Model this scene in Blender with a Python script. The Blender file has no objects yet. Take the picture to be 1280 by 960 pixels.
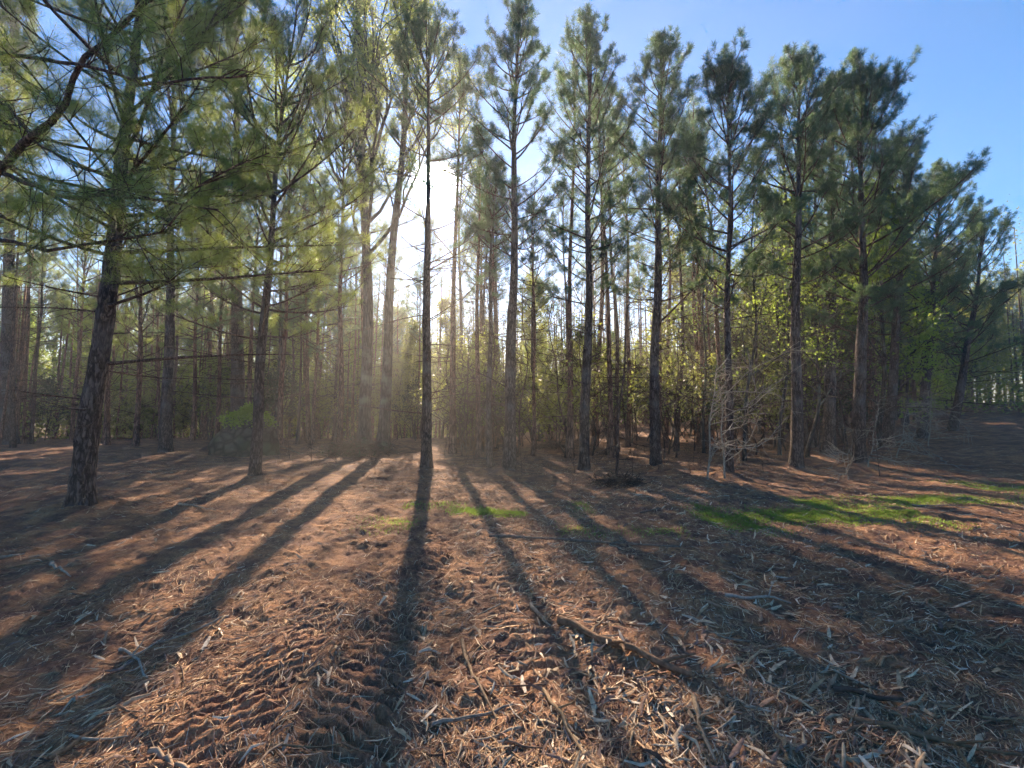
import bpy, math, random
import numpy as np

R = math.radians
sc = bpy.context.scene
col = sc.collection

# ------------------------------------------------------------ camera, light, exposure
CAM_H = 1.62
FPX = 586.0                     # focal length in photo pixels (photo 1280 x 960)
PITCH = math.atan(37 / FPX)
cam_d = bpy.data.cameras.new('camera')
cam_d.sensor_width = 36.0
cam_d.lens = 36.0 * FPX / 1280.0
cam_d.clip_end = 2000
cam = bpy.data.objects.new('camera', cam_d)
col.objects.link(cam)
cam.location = (0, 0, CAM_H)
cam.rotation_euler = (R(90) + PITCH, 0, 0)
sc.camera = cam

SUN_EL = R(26.0)
SUN_AZ = R(-9.6)                # from +Y, negative = to the left
sun_dir = np.array([math.sin(SUN_AZ) * math.cos(SUN_EL), math.cos(SUN_AZ) * math.cos(SUN_EL), math.sin(SUN_EL)])

world = bpy.data.worlds.new('World')
sc.world = world
world.use_nodes = True
wn, wl = world.node_tree.nodes, world.node_tree.links
wn.clear()
wo = wn.new('ShaderNodeOutputWorld')
bg = wn.new('ShaderNodeBackground')
sky = wn.new('ShaderNodeTexSky')
sky.sky_type = 'NISHITA'
sky.sun_disc = False
sky.sun_elevation = SUN_EL
sky.sun_rotation = SUN_AZ
sky.altitude = 200
sky.air_density = 1.0
sky.dust_density = 0.0
sky.ozone_density = 3.0
bg.inputs['Strength'].default_value = 0.072
# the bright aureole round the sun
tc = wn.new('ShaderNodeTexCoord')
dp = wn.new('ShaderNodeVectorMath'); dp.operation = 'DOT_PRODUCT'
dp.inputs[1].default_value = tuple(sun_dir)
nrm = wn.new('ShaderNodeVectorMath'); nrm.operation = 'NORMALIZE'
wl.new(tc.outputs['Generated'], nrm.inputs[0])
wl.new(nrm.outputs[0], dp.inputs[0])
mx = wn.new('ShaderNodeMath'); mx.operation = 'MAXIMUM'; mx.inputs[1].default_value = 0
wl.new(dp.outputs['Value'], mx.inputs[0])
acc = None
for pw, amp in ((6000, 9000), (700, 6), (60, .2)):
    p = wn.new('ShaderNodeMath'); p.operation = 'POWER'; p.inputs[1].default_value = pw
    wl.new(mx.outputs[0], p.inputs[0])
    m = wn.new('ShaderNodeMath'); m.operation = 'MULTIPLY'; m.inputs[1].default_value = amp
    wl.new(p.outputs[0], m.inputs[0])
    if acc is None:
        acc = m
    else:
        a = wn.new('ShaderNodeMath'); a.operation = 'ADD'
        wl.new(acc.outputs[0], a.inputs[0]); wl.new(m.outputs[0], a.inputs[1]); acc = a
va = wn.new('ShaderNodeVectorMath'); va.operation = 'ADD'
hs = wn.new('ShaderNodeHueSaturation'); hs.inputs['Saturation'].default_value = 1.5
wl.new(sky.outputs[0], hs.inputs['Color']); wl.new(hs.outputs[0], va.inputs[0]); wl.new(acc.outputs[0], va.inputs[1])
wl.new(va.outputs[0], bg.inputs['Color'])
wl.new(bg.outputs[0], wo.inputs['Surface'])

sun_d = bpy.data.lights.new('sun', 'SUN')
sun_d.energy = 5.0
sun_d.angle = R(0.5)
sun_d.color = (1.0, 0.80, 0.58)
sun = bpy.data.objects.new('sun', sun_d)
col.objects.link(sun)
from mathutils import Vector
sun.rotation_euler = Vector(sun_dir).to_track_quat('Z', 'Y').to_euler()

sc.view_settings.view_transform = 'Standard'
sc.view_settings.look = 'None'
sc.view_settings.exposure = 1.72
sc.view_settings.gamma = 1.0
sc.cycles.use_denoising = True
sc.cycles.use_adaptive_sampling = True
sc.cycles.adaptive_threshold = 0.045
sc.cycles.adaptive_min_samples = 20
sc.cycles.max_bounces = 5
sc.cycles.diffuse_bounces = 4
sc.cycles.glossy_bounces = 1
sc.cycles.transmission_bounces = 3
sc.cycles.volume_bounces = 0
sc.cycles.sample_clamp_indirect = 4

# ------------------------------------------------------------ numpy noise, terrain, projection
def _hash(ix, iy, seed):
    h = (ix.astype(np.int64) * 374761393 + iy.astype(np.int64) * 668265263 + seed * 1442695041) & 0xffffffff
    h = ((h ^ (h >> 13)) * 1274126177) & 0xffffffff
    return ((h ^ (h >> 16)) & 0xffff) / 65535.0

def vnoise(x, y, seed=0):
    x = np.asarray(x, float); y = np.asarray(y, float)
    ix, iy = np.floor(x), np.floor(y)
    fx, fy = x - ix, y - iy
    fx = fx * fx * (3 - 2 * fx); fy = fy * fy * (3 - 2 * fy)
    a = _hash(ix, iy, seed); b = _hash(ix + 1, iy, seed)
    c = _hash(ix, iy + 1, seed); d = _hash(ix + 1, iy + 1, seed)
    return (a * (1 - fx) + b * fx) * (1 - fy) + (c * (1 - fx) + d * fx) * fy - 0.5

def fbm(x, y, seed=0, octs=4):
    s, a = 0, 1.0
    for o in range(octs):
        s = s + a * vnoise(x * 2 ** o, y * 2 ** o, seed + o * 17)
        a *= 0.5
    return s

def smooth(a, b, t):
    t = np.clip((t - a) / (b - a), 0, 1)
    return t * t * (3 - 2 * t)

def land(x, y):
    """Large shape of the land."""
    x = np.asarray(x, float); y = np.asarray(y, float)
    h = 0.16 * fbm(x * 0.16 + 3, y * 0.16, 5, 3) * smooth(3, 12, np.hypot(x, y))
    h = h + 2.6 * smooth(4, 48, x * 0.8 + y * 0.35 - 4)            # rise on the right
    h = h - 1.3 * smooth(26, 60, y) * smooth(12, -5, x)        # falls away behind on the left
    h = h + 0.55 * np.exp(-(((x + 6.2) / 1.5) ** 2 + ((y - 21.2) / 1.4) ** 2))   # mound at the twin trunks
    return h

MOUNDS = []     # litter heaped round the feet of trees: x, y, height, radius
TRACKS = []      # (polyline points, half width, pitch, slant), filled below once pixels can be mapped

def segdist(x, y, pts):
    best = np.full(np.shape(x), 1e9); s_b = np.zeros(np.shape(x)); n_b = np.zeros(np.shape(x)); run = 0
    for (ax, ay), (bx, by) in zip(pts[:-1], pts[1:]):
        L = math.hypot(bx - ax, by - ay); ux, uy = (bx - ax) / L, (by - ay) / L
        t = np.clip((x - ax) * ux + (y - ay) * uy, 0, L)
        px, py = x - (ax + ux * t), y - (ay + uy * t)
        d = np.hypot(px, py); n = px * -uy + py * ux
        k = d < best
        best = np.where(k, d, best); s_b = np.where(k, run + t, s_b); n_b = np.where(k, n, n_b)
        run += L
    return best, s_b, n_b

def track_fade(x, y, pts):
    ex, ey = pts[-1]
    r = np.hypot(x, y)
    return smooth(.2, 2.2, np.hypot(x - ex, y - ey)) * np.clip(smooth(-.30, .12, fbm(x * 1.4, y * 1.4, 55, 3)) + smooth(5.5, 3.4, r), 0, 1)

def track_mask(x, y):
    m = np.zeros(np.shape(x))
    for pts, hw, pitch, slant, dep in TRACKS:
        d, s, n = segdist(x, y, pts)
        m = np.maximum(m, smooth(hw + .06, hw - .05, d) * np.clip(dep * 9, 0, 1) * track_fade(x, y, pts))
    return m

def ground_h(x, y):
    x = np.asarray(x, float); y = np.asarray(y, float)
    h = land(x, y)
    r = np.hypot(x, y)
    near = smooth(30, 8, r)
    tm = track_mask(x, y)
    rough = (0.055 + .05 * smooth(6, 14, r)) * fbm(x * 1.1, y * 1.1, 11, 3) + 0.05 * fbm(x * 4.2, y * 4.2, 23, 3) * near
    rough = rough + 0.028 * fbm(x * 17, y * 17, 31, 2) * smooth(16, 6, r)
    h = h + rough * (1 - 0.6 * tm)
    for mx_, my_, mh, mr in MOUNDS:
        q = (np.abs(x - mx_) < mr * 2.6) & (np.abs(y - my_) < mr * 2.6)
        if q.any():
            xq, yq = x[q], y[q]; h[q] += mh * np.exp(-((xq - mx_) ** 2 + (yq - my_) ** 2) / mr ** 2) * (1 + .8 * vnoise(xq * 5, yq * 5, 3))
    for pts, hw, pitch, slant, dep in TRACKS:
        d, s, n = segdist(x, y, pts)
        w = smooth(hw + .03, hw - .05, d) * track_fade(x, y, pts)
        broken = np.clip(0.55 + 1.4 * (fbm(x * 1.6, y * 1.6, 71, 2) + .28), 0, 1.15)
        ph = (s + slant * n + 0.05 * vnoise(x * 3.1, y * 3.1, 77) + 0.03 * vnoise(x * 9, y * 9, 78)) / pitch
        lug = np.abs(((ph + 0.5 * (np.abs(n) > hw * .5) * 0.35) % 1.0) - 0.5) * 2
        lug = smooth(0.12, 0.6, lug)
        lug = lug * (0.8 + 0.7 * vnoise(x * 11, y * 11, 79)) + .35 * vnoise(x * 38, y * 38, 80)
        h = h + w * broken * dep * (lug - 0.75)
        h = h + 0.6 * dep * np.exp(-((d - hw - .07) / .06) ** 2) * (broken * 0.6)
    return h

cp, sp = math.cos(PITCH), math.sin(PITCH)
def ray(px, py):
    u, v = (px - 640) / FPX, (480 - py) / FPX
    return np.array([u, cp - v * sp, sp + v * cp])

def at(px, py, Y):
    """Point seen at a photo pixel, at forward distance Y."""
    d = ray(px, py)
    return np.array([0, 0, CAM_H]) + d * (Y / d[1])

def on_ground(px, py):
    d = ray(px, py)
    t = np.concatenate([np.arange(1, 30, .02), np.arange(30, 150, .2)])
    X, Y, Z = d[0] * t, d[1] * t, CAM_H + d[2] * t
    k = np.argmax(Z < land(X, Y))
    if Z[k] >= land(X[k], Y[k]): k = len(t) - 1
    return float(X[k]), float(Y[k])

def gz(x, y): return float(ground_h(np.array([x]), np.array([y]))[0])

TRACKS.append(([on_ground(*p) for p in ((120, 1080), (262, 935), (350, 820), (395, 745), (432, 690))], 0.25, 0.118, 0.65, 0.066))
TRACKS.append(([on_ground(*p) for p in ((395, 1080), (425, 935), (468, 840), (520, 740), (545, 680), (560, 640))], 0.24, 0.118, -0.55, 0.062))
TRACKS.append(([on_ground(*p) for p in ((690, 860), (655, 790), (625, 720), (612, 660))], 0.25, 0.15, 0.15, 0.028))
TRACKS.append(([on_ground(*p) for p in ((-150, 860), (60, 840), (230, 790), (330, 745))], 0.25, 0.15, 0.2, 0.04))

# ------------------------------------------------------------ materials
def mat(name):
    m = bpy.data.materials.new(name); m.use_nodes = True
    m.node_tree.nodes.clear()
    return m, m.node_tree.nodes, m.node_tree.links

def ramp(n, stops):
    r = n.new('ShaderNodeValToRGB'); e = r.color_ramp.elements
    while len(e) < len(stops): e.new(0.5)
    for i, (p, c) in enumerate(stops):
        e[i].position = p; e[i].color = (*c, 1)
    return r

def leafy(name, c1, c2, trans=(0.2, 0.3, 0.05), tfac=0.45, scale=1.5):
    m, n, l = mat(name)
    out = n.new('ShaderNodeOutputMaterial')
    geo = n.new('ShaderNodeNewGeometry'); oi = n.new('ShaderNodeObjectInfo')
    tx = n.new('ShaderNodeTexCoord'); ns = n.new('ShaderNodeTexNoise')
    ns.inputs['Scale'].default_value = scale; ns.inputs['Detail'].default_value = 3
    l.new(tx.outputs['Object'], ns.inputs['Vector'])
    a = n.new('ShaderNodeMath'); a.operation = 'MULTIPLY_ADD'; a.inputs[1].default_value = 0.45
    l.new(geo.outputs['Random Per Island'], a.inputs[0]); l.new(ns.outputs['Fac'], a.inputs[2])
    b = n.new('ShaderNodeMath'); b.operation = 'MULTIPLY_ADD'; b.inputs[1].default_value = 0.2
    l.new(oi.outputs['Random'], b.inputs[0]); l.new(a.outputs[0], b.inputs[2])
    rp = ramp(n, [(0.35, c1), (1.05 if False else 1.0, c2)])
    l.new(b.outputs[0], rp.inputs[0])
    dif = n.new('ShaderNodeBsdfPrincipled'); dif.inputs['Roughness'].default_value = 0.45
    dif.inputs['Specular IOR Level'].default_value = 0.35
    l.new(rp.outputs[0], dif.inputs['Base Color'])
    tr = n.new('ShaderNodeBsdfTranslucent')
    mixc = n.new('ShaderNodeMix'); mixc.data_type = 'RGBA'; mixc.inputs['Factor'].default_value = 0.65
    l.new(rp.outputs[0], mixc.inputs[6]); mixc.inputs[7].default_value = (*trans, 1)
    l.new(mixc.outputs[2], tr.inputs['Color'])
    ms = n.new('ShaderNodeMixShader'); ms.inputs[0].default_value = tfac
    l.new(dif.outputs[0], ms.inputs[1]); l.new(tr.outputs[0], ms.inputs[2])
    l.new(ms.outputs[0], out.inputs['Surface'])
    return m

def bark(name, c1, c2, c3, scale=9, stretch=0.22, bump=0.6, dist=0.03, lichen=None):
    m, n, l = mat(name)
    out = n.new('ShaderNodeOutputMaterial'); bs = n.new('ShaderNodeBsdfPrincipled')
    bs.inputs['Roughness'].default_value = 0.92; bs.inputs['Specular IOR Level'].default_value = 0.15
    tx = n.new('ShaderNodeTexCoord'); mp = n.new('ShaderNodeMapping')
    mp.inputs['Scale'].default_value = (1, 1, stretch)
    l.new(tx.outputs['Object'], mp.inputs['Vector'])
    vo = n.new('ShaderNodeTexVoronoi'); vo.feature = 'DISTANCE_TO_EDGE'; vo.inputs['Scale'].default_value = scale
    ns = n.new('ShaderNodeTexNoise'); ns.inputs['Scale'].default_value = scale * 1.7; ns.inputs['Detail'].default_value = 5
    nz = n.new('ShaderNodeTexNoise'); nz.inputs['Scale'].default_value = 1.2; nz.inputs['Detail'].default_value = 3
    add = n.new('ShaderNodeVectorMath'); add.operation = 'MULTIPLY_ADD'
    add.inputs[1].default_value = (.12, .12, .12)
    l.new(mp.outputs[0], ns.inputs['Vector'])
    l.new(ns.outputs['Color'], add.inputs[0]); l.new(mp.outputs[0], add.inputs[2])
    l.new(add.outputs[0], vo.inputs['Vector']); l.new(tx.outputs['Object'], nz.inputs['Vector'])
    mm = n.new('ShaderNodeMath'); mm.operation = 'MULTIPLY'; mm.inputs[1].default_value = 4.5; mm.use_clamp = True
    l.new(vo.outputs['Distance'], mm.inputs[0])
    mb = n.new('ShaderNodeMath'); mb.operation = 'MULTIPLY'
    l.new(mm.outputs[0], mb.inputs[0]); l.new(ns.outputs['Fac'], mb.inputs[1])
    rp = ramp(n, [(0.0, c1), (0.3, c2), (0.65, c3)])
    l.new(mb.outputs[0], rp.inputs[0])
    src = rp.outputs[0]
    if lichen:
        mi = n.new('ShaderNodeMix'); mi.data_type = 'RGBA'
        r2 = ramp(n, [(0.52, (0, 0, 0)), (0.62, (1, 1, 1))])
        l.new(nz.outputs['Fac'], r2.inputs[0]); 
        mf = n.new('ShaderNodeMath'); mf.operation = 'MULTIPLY'; mf.inputs[1].default_value = 0.6
        l.new(r2.outputs[0], mf.inputs[0]); l.new(mf.outputs[0], mi.inputs['Factor'])
        l.new(src, mi.inputs[6]); mi.inputs[7].default_value = (*lichen, 1)
        src = mi.outputs[2]
    l.new(src, bs.inputs['Base Color'])
    bu = n.new('ShaderNodeBump'); bu.inputs['Strength'].default_value = bump; bu.inputs['Distance'].default_value = dist
    l.new(mb.outputs[0], bu.inputs['Height']); l.new(bu.outputs[0], bs.inputs['Normal'])
    l.new(bs.outputs[0], out.inputs['Surface'])
    return m

def tinted(name, rough=0.95, bump=0.0):
    """Colour comes from the piece's own colour attribute."""
    m, n, l = mat(name)
    out = n.new('ShaderNodeOutputMaterial'); bs = n.new('ShaderNodeBsdfPrincipled')
    bs.inputs['Roughness'].default_value = rough; bs.inputs['Specular IOR Level'].default_value = 0.06
    at_ = n.new('ShaderNodeAttribute'); at_.attribute_name = 'tint'
    tx = n.new('ShaderNodeTexCoord'); ns = n.new('ShaderNodeTexNoise')
    ns.inputs['Scale'].default_value = 35; ns.inputs['Detail'].default_value = 3
    l.new(tx.outputs['Object'], ns.inputs['Vector'])
    rp = ramp(n, [(0.3, (.55, .55, .55)), (0.7, (1.15, 1.15, 1.15))])
    l.new(ns.outputs['Fac'], rp.inputs[0])
    mi = n.new('ShaderNodeMix'); mi.data_type = 'RGBA'; mi.blend_type = 'MULTIPLY'; mi.inputs['Factor'].default_value = 1
    l.new(at_.outputs['Color'], mi.inputs[6]); l.new(rp.outputs[0], mi.inputs[7])
    l.new(mi.outputs[2], bs.inputs['Base Color'])
    l.new(bs.outputs[0], out.inputs['Surface'])
    return m

def ground_material():
    m, n, l = mat('forest floor')
    out = n.new('ShaderNodeOutputMaterial'); bs = n.new('ShaderNodeBsdfPrincipled')
    bs.inputs['Roughness'].default_value = 0.95; bs.inputs['Specular IOR Level'].default_value = 0.1
    tx = n.new('ShaderNodeTexCoord')
    def noise(s, d=6, rough=.6, dist=0.0):
        x = n.new('ShaderNodeTexNoise'); x.inputs['Scale'].default_value = s; x.inputs['Detail'].default_value = d
        x.inputs['Roughness'].default_value = rough; x.inputs['Distortion'].default_value = dist
        l.new(tx.outputs['Object'], x.inputs['Vector']); return x
    big, mid, fine = noise(0.35, 4), noise(2.6, 6), noise(30, 6, .75)
    soil = ramp(n, [(0.25, (.060, .032, .026)), (0.5, (.175, .095, .068)), (0.75, (.32, .185, .125))])
    straw = ramp(n, [(0.3, (.11, .054, .034)), (0.52, (.33, .17, .09)), (0.75, (.55, .335, .185))])
    l.new(fine.outputs['Fac'], soil.inputs[0])
    # straw-like streaks: stretched noise in two directions
    mp = n.new('ShaderNodeMapping'); mp.inputs['Scale'].default_value = (14, 90, 20); mp.inputs['Rotation'].default_value = (0, 0, .5)
    l.new(tx.outputs['Object'], mp.inputs['Vector'])
    s1 = n.new('ShaderNodeTexNoise'); s1.inputs['Scale'].default_value = 1; s1.inputs['Detail'].default_value = 3; s1.inputs['Distortion'].default_value = 1.2
    l.new(mp.outputs[0], s1.inputs['Vector'])
    mp2 = n.new('ShaderNodeMapping'); mp2.inputs['Scale'].default_value = (80, 14, 20); mp2.inputs['Rotation'].default_value = (0, 0, -.3)
    l.new(tx.outputs['Object'], mp2.inputs['Vector'])
    s2 = n.new('ShaderNodeTexNoise'); s2.inputs['Scale'].default_value = 1; s2.inputs['Detail'].default_value = 3; s2.inputs['Distortion'].default_value = 1.2
    l.new(mp2.outputs[0], s2.inputs['Vector'])
    mxs = n.new('ShaderNodeMath'); mxs.operation = 'MAXIMUM'
    l.new(s1.outputs['Fac'], mxs.inputs[0]); l.new(s2.outputs['Fac'], mxs.inputs[1])
    l.new(mxs.outputs[0], straw.inputs[0])
    mi = n.new('ShaderNodeMix'); mi.data_type = 'RGBA'
    mk = ramp(n, [(0.42, (0, 0, 0)), (0.6, (1, 1, 1))])
    l.new(mid.outputs['Fac'], mk.inputs[0]); l.new(mk.outputs[0], mi.inputs['Factor'])
    l.new(soil.outputs[0], mi.inputs[6]); l.new(straw.outputs[0], mi.inputs[7])
    mi2 = n.new('ShaderNodeMix'); mi2.data_type = 'RGBA'; mi2.blend_type = 'MULTIPLY'; mi2.inputs['Factor'].default_value = 0.7
    r3 = ramp(n, [(0.3, (.55, .5, .5)), (0.65, (1.1, 1.05, 1.0))])
    l.new(big.outputs['Fac'], r3.inputs[0]); l.new(mi.outputs[2], mi2.inputs[6]); l.new(r3.outputs[0], mi2.inputs[7])
    # packed earth in the wheel tracks: an attribute that says how bare the soil is
    ab = n.new('ShaderNodeAttribute'); ab.attribute_name = 'bare'
    mi3 = n.new('ShaderNodeMix'); mi3.data_type = 'RGBA'
    l.new(ab.outputs['Fac'], mi3.inputs['Factor']); l.new(mi2.outputs[2], mi3.inputs[6])
    so2 = ramp(n, [(0.3, (.17, .085, .055)), (0.7, (.44, .25, .155))]); l.new(fine.outputs['Fac'], so2.inputs[0])
    l.new(so2.outputs[0], mi3.inputs[7])
    l.new(mi3.outputs[2], bs.inputs['Base Color'])
    bu = n.new('ShaderNodeBump'); bu.inputs['Strength'].default_value = 0.9; bu.inputs['Distance'].default_value = 0.09
    b2 = n.new('ShaderNodeBump'); b2.inputs['Strength'].default_value = 0.7; b2.inputs['Distance'].default_value = 0.02
    l.new(mid.outputs['Fac'], bu.inputs['Height'])
    ad = n.new('ShaderNodeMath'); ad.operation = 'ADD'; l.new(fine.outputs['Fac'], ad.inputs[0]); l.new(mxs.outputs[0], ad.inputs[1])
    l.new(ad.outputs[0], b2.inputs['Height']); l.new(bu.outputs[0], b2.inputs['Normal'])
    l.new(b2.outputs[0], bs.inputs['Normal'])
    l.new(bs.outputs[0], out.inputs['Surface'])
    return m

M = {
    'ground': ground_material(),
    'bark': bark('pine bark', (.035, .023, .019), (.10, .07, .058), (.20, .15, .125), scale=15, stretch=.28, dist=.03, bump=.9, lichen=(.17, .15, .14)),
    'barkthin': bark('thin pine bark', (.03, .018, .014), (.11, .066, .05), (.20, .13, .10), scale=16, dist=.015),
    'barkred': bark('reddish pine bark', (.05, .022, .015), (.20, .10, .065), (.36, .20, .14), scale=14, dist=.02),
    'barkgrey': bark('grey hardwood bark', (.025, .022, .02), (.07, .06, .052), (.14, .12, .105), scale=13, stretch=.12, lichen=(.22, .24, .18)),
    'dead': bark('bleached dead wood', (.20, .16, .12), (.36, .30, .23), (.50, .43, .34), scale=25, dist=.005),
    'twig': bark('brown twig', (.03, .02, .015), (.09, .06, .045), (.16, .12, .09), scale=30, dist=.004),
    'needle': leafy('pine needles', (.028, .060, .043), (.085, .14, .088), (.24, .35, .12), .48, 1.6),
    'needle_light': leafy('young pine needles', (.07, .11, .035), (.18, .23, .06), (.48, .56, .12), .55, 1.3),
    'spring': leafy('spring leaves', (.09, .15, .025), (.20, .27, .05), (.45, .58, .08), .6, 1.0),
    'poplar': leafy('pale spring leaves', (.12, .17, .05), (.24, .28, .08), (.52, .56, .14), .6, 1.0),
    'under': leafy('understorey leaves', (.09, .12, .035), (.19, .21, .06), (.50, .52, .10), .6, .8),
    'ivy': leafy('bright creeper', (.16, .24, .03), (.30, .40, .06), (.6, .75, .10), .5, 2.0),
    'cedar': leafy('dark cedar foliage', (.018, .035, .014), (.045, .07, .025), (.06, .10, .02), .25, 1.5),
    'litter': tinted('shredded wood and straw'),
    'grassm': leafy('short grass', (.06, .12, .022), (.18, .27, .05), (.36, .50, .07), .5, 1.2),
    'rock': bark('weathered grey rock', (.04, .034, .022), (.085, .072, .048), (.14, .12, .08), scale=2.5, stretch=1, bump=.5, lichen=(.09, .10, .045)),
}

# ------------------------------------------------------------ mesh building
class MB:
    def __init__(s):
        s.v = []; s.f4 = []; s.f3 = []; s.n = 0; s.c4 = []; s.c3 = []
    def add(s, v, f, c=None):
        v = np.asarray(v, np.float32).reshape(-1, 3); f = np.asarray(f, np.int64)
        if not len(f): return
        s.v.append(v)
        cc = np.tile(np.array([.2, .15, .1], np.float32), (len(f), 1)) if c is None else np.broadcast_to(np.asarray(c, np.float32), (len(f), 3))
        (s.f4 if f.shape[1] == 4 else s.f3).append(f + s.n)
        (s.c4 if f.shape[1] == 4 else s.c3).append(cc)
        s.n += len(v)
    def mesh(s, name, material, tint=False, smooth_=False):
        me = bpy.data.meshes.new(name)
        V = np.concatenate(s.v); 
        F4 = np.concatenate(s.f4) if s.f4 else np.zeros((0, 4), np.int64)
        F3 = np.concatenate(s.f3) if s.f3 else np.zeros((0, 3), np.int64)
        me.vertices.add(len(V)); me.vertices.foreach_set('co', V.ravel())
        nl = F4.size + F3.size
        me.loops.add(nl); me.loops.foreach_set('vertex_index', np.concatenate([F4.ravel(), F3.ravel()]).astype(np.int32))
        npoly = len(F4) + len(F3)
        me.polygons.add(npoly)
        st = np.concatenate([np.arange(len(F4)) * 4, F4.size + np.arange(len(F3)) * 3]).astype(np.int32)
        me.polygons.foreach_set('loop_start', st)
        if smooth_: me.polygons.foreach_set('use_smooth', np.ones(npoly, bool))
        if tint:
            C = np.concatenate(s.c4 + s.c3)
            at_ = me.color_attributes.new('tint', 'FLOAT_COLOR', 'CORNER')
            tot = np.concatenate([np.full(len(F4), 4), np.full(len(F3), 3)])
            CC = np.repeat(np.hstack([C, np.ones((len(C), 1), np.float32)]), tot, axis=0).astype(np.float32)
            at_.data.foreach_set('color', CC.ravel())
        me.update(calc_edges=True)
        me.materials.append(material)
        return me

def link(name, me, parent=None):
    o = bpy.data.objects.new(name, me); col.objects.link(o)
    if parent is not None: o.parent = parent
    return o

def tag(o, label=None, cat=None, group=None, kind=None):
    if label: o['label'] = label
    if cat: o['category'] = cat
    if group: o['group'] = group
    if kind: o['kind'] = kind
    return o

def empty(name, loc=(0, 0, 0), rz=0):
    o = bpy.data.objects.new(name, None); col.objects.link(o)
    o.location = loc; o.rotation_euler = (0, 0, rz); o.empty_display_size = .2
    return o

def copy_tree(root):
    c = root.copy(); col.objects.link(c)
    for ch in root.children:
        k = ch.copy(); col.objects.link(k); k.parent = c
    return c

def norm(a): return a / np.maximum(np.linalg.norm(a, axis=-1, keepdims=True), 1e-9)

def tube(mb, P, rad, sides=6, rough=0.0, seed=0, c=None, cap=True):
    """Tapered tube along P with per-point radii; rough roughens its outline."""
    P = np.asarray(P, float); rad = np.asarray(rad, float); n = len(P)
    T = np.gradient(P, axis=0); T = norm(T)
    ref = np.array([0.0, 0, 1]) if abs(T[0, 2]) < .8 else np.array([1.0, 0, 0])
    A = norm(np.cross(T, ref)); B = np.cross(T, A)
    a = np.arange(sides) / sides * 2 * math.pi
    rr = rad[:, None] * np.ones(sides)
    if rough:
        hh = np.arange(n)[:, None] * 0.37
        rr = rr * (1 + rough * 2 * vnoise(a[None, :] * sides / 4 + seed * 7.1, hh * 2.1 + seed, seed))
        rr = rr * (1 + rough * 1.2 * vnoise(a[None, :] * 5 + seed, hh * 6, seed + 3))
    V = P[:, None, :] + rr[..., None] * (np.cos(a)[None, :, None] * A[:, None, :] + np.sin(a)[None, :, None] * B[:, None, :])
    i = np.arange(n - 1)[:, None] * sides; j = np.arange(sides)[None, :]; k = (j + 1) % sides
    F = np.stack([i + j, i + k, i + sides + k, i + sides + j], -1).reshape(-1, 4)
    mb.add(V.reshape(-1, 3), F, c)
    if cap:
        e = V[-1]; cpt = P[-1] + T[-1] * rad[-1] * .3
        mb.add(np.vstack([e, cpt]), [[q, (q + 1) % sides, sides] for q in range(sides)], c)

def many_twigs(mb, P0, P1, r0, r1, bend=None, c=None, straight=False):
    """Lots of thin three-sided twigs, vectorised; each has a mid joint."""
    P0 = np.asarray(P0, float); P1 = np.asarray(P1, float); n = len(P0)
    if n == 0: return
    r0 = np.broadcast_to(r0, (n,)); r1 = np.broadcast_to(r1, (n,))
    mid = (P0 + P1) / 2 + (0 if bend is None else bend)
    T = norm(P1 - P0); ref = np.where(np.abs(T[:, 2:3]) < .8, np.array([[0., 0, 1]]), np.array([[1., 0, 0]]))
    A = norm(np.cross(T, ref)); B = np.cross(T, A)
    rings = []
    for P, r in ((P0, r0), (P1, r1)) if straight else ((P0, r0), (mid, (r0 + r1) / 2), (P1, r1)):
        for k in range(3):
            an = k * 2 * math.pi / 3
            rings.append(P + r[:, None] * (math.cos(an) * A + math.sin(an) * B))
    V = np.stack(rings, 1)                         # n,9,3
    f = []
    for lv in ((0,) if straight else (0, 3)):
        for k in range(3):
            f.append([lv + k, lv + (k + 1) % 3, lv + 3 + (k + 1) % 3, lv + 3 + k])
    F = (np.arange(n)[:, None, None] * (6 if straight else 9) + np.array(f)[None]).reshape(-1, 4)
    mb.add(V.reshape(-1, 3), F, c)

def needles(mb, rng, P, D, seg=0.25, n=36, ln=0.18, w=0.008, droop=0.1):
    """Bottle-brush sprays of needles: P = spray ends, D = directions, seg = length clothed with needles."""
    P = np.asarray(P, float); D = norm(np.asarray(D, float)); m = len(P)
    if m == 0: return
    s = rng.random((m, n))
    base = P[:, None, :] - D[:, None, :] * (seg * s)[..., None]
    ref = np.where(np.abs(D[:, 2:3]) < .8, np.array([[0., 0, 1]]), np.array([[1., 0, 0]]))
    A = norm(np.cross(D, ref)); B = np.cross(D, A)
    th = rng.random((m, n)) * 2 * math.pi
    phi = R(16) + (R(42) + R(46) * s) * rng.random((m, n)) ** .7
    rad = np.cos(th)[..., None] * A[:, None] + np.sin(th)[..., None] * B[:, None]
    d = D[:, None] * np.cos(phi)[..., None] + rad * np.sin(phi)[..., None]
    d[..., 2] -= droop * rng.random((m, n))
    d = norm(d)
    L = ln * (0.7 + 0.5 * rng.random((m, n)))
    side = norm(np.cross(d, rng.normal(size=(m, n, 3)))) * (w / 2)
    tip = base + d * L[..., None]
    mid = base + d * (L * .3)[..., None]
    V = np.stack([base - d * .01, mid + side * 1.3, tip], 2).reshape(-1, 3)
    q = np.arange(m * n)[:, None] * 3
    mb.add(V, q + np.array([[0, 1, 2]]))

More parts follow.
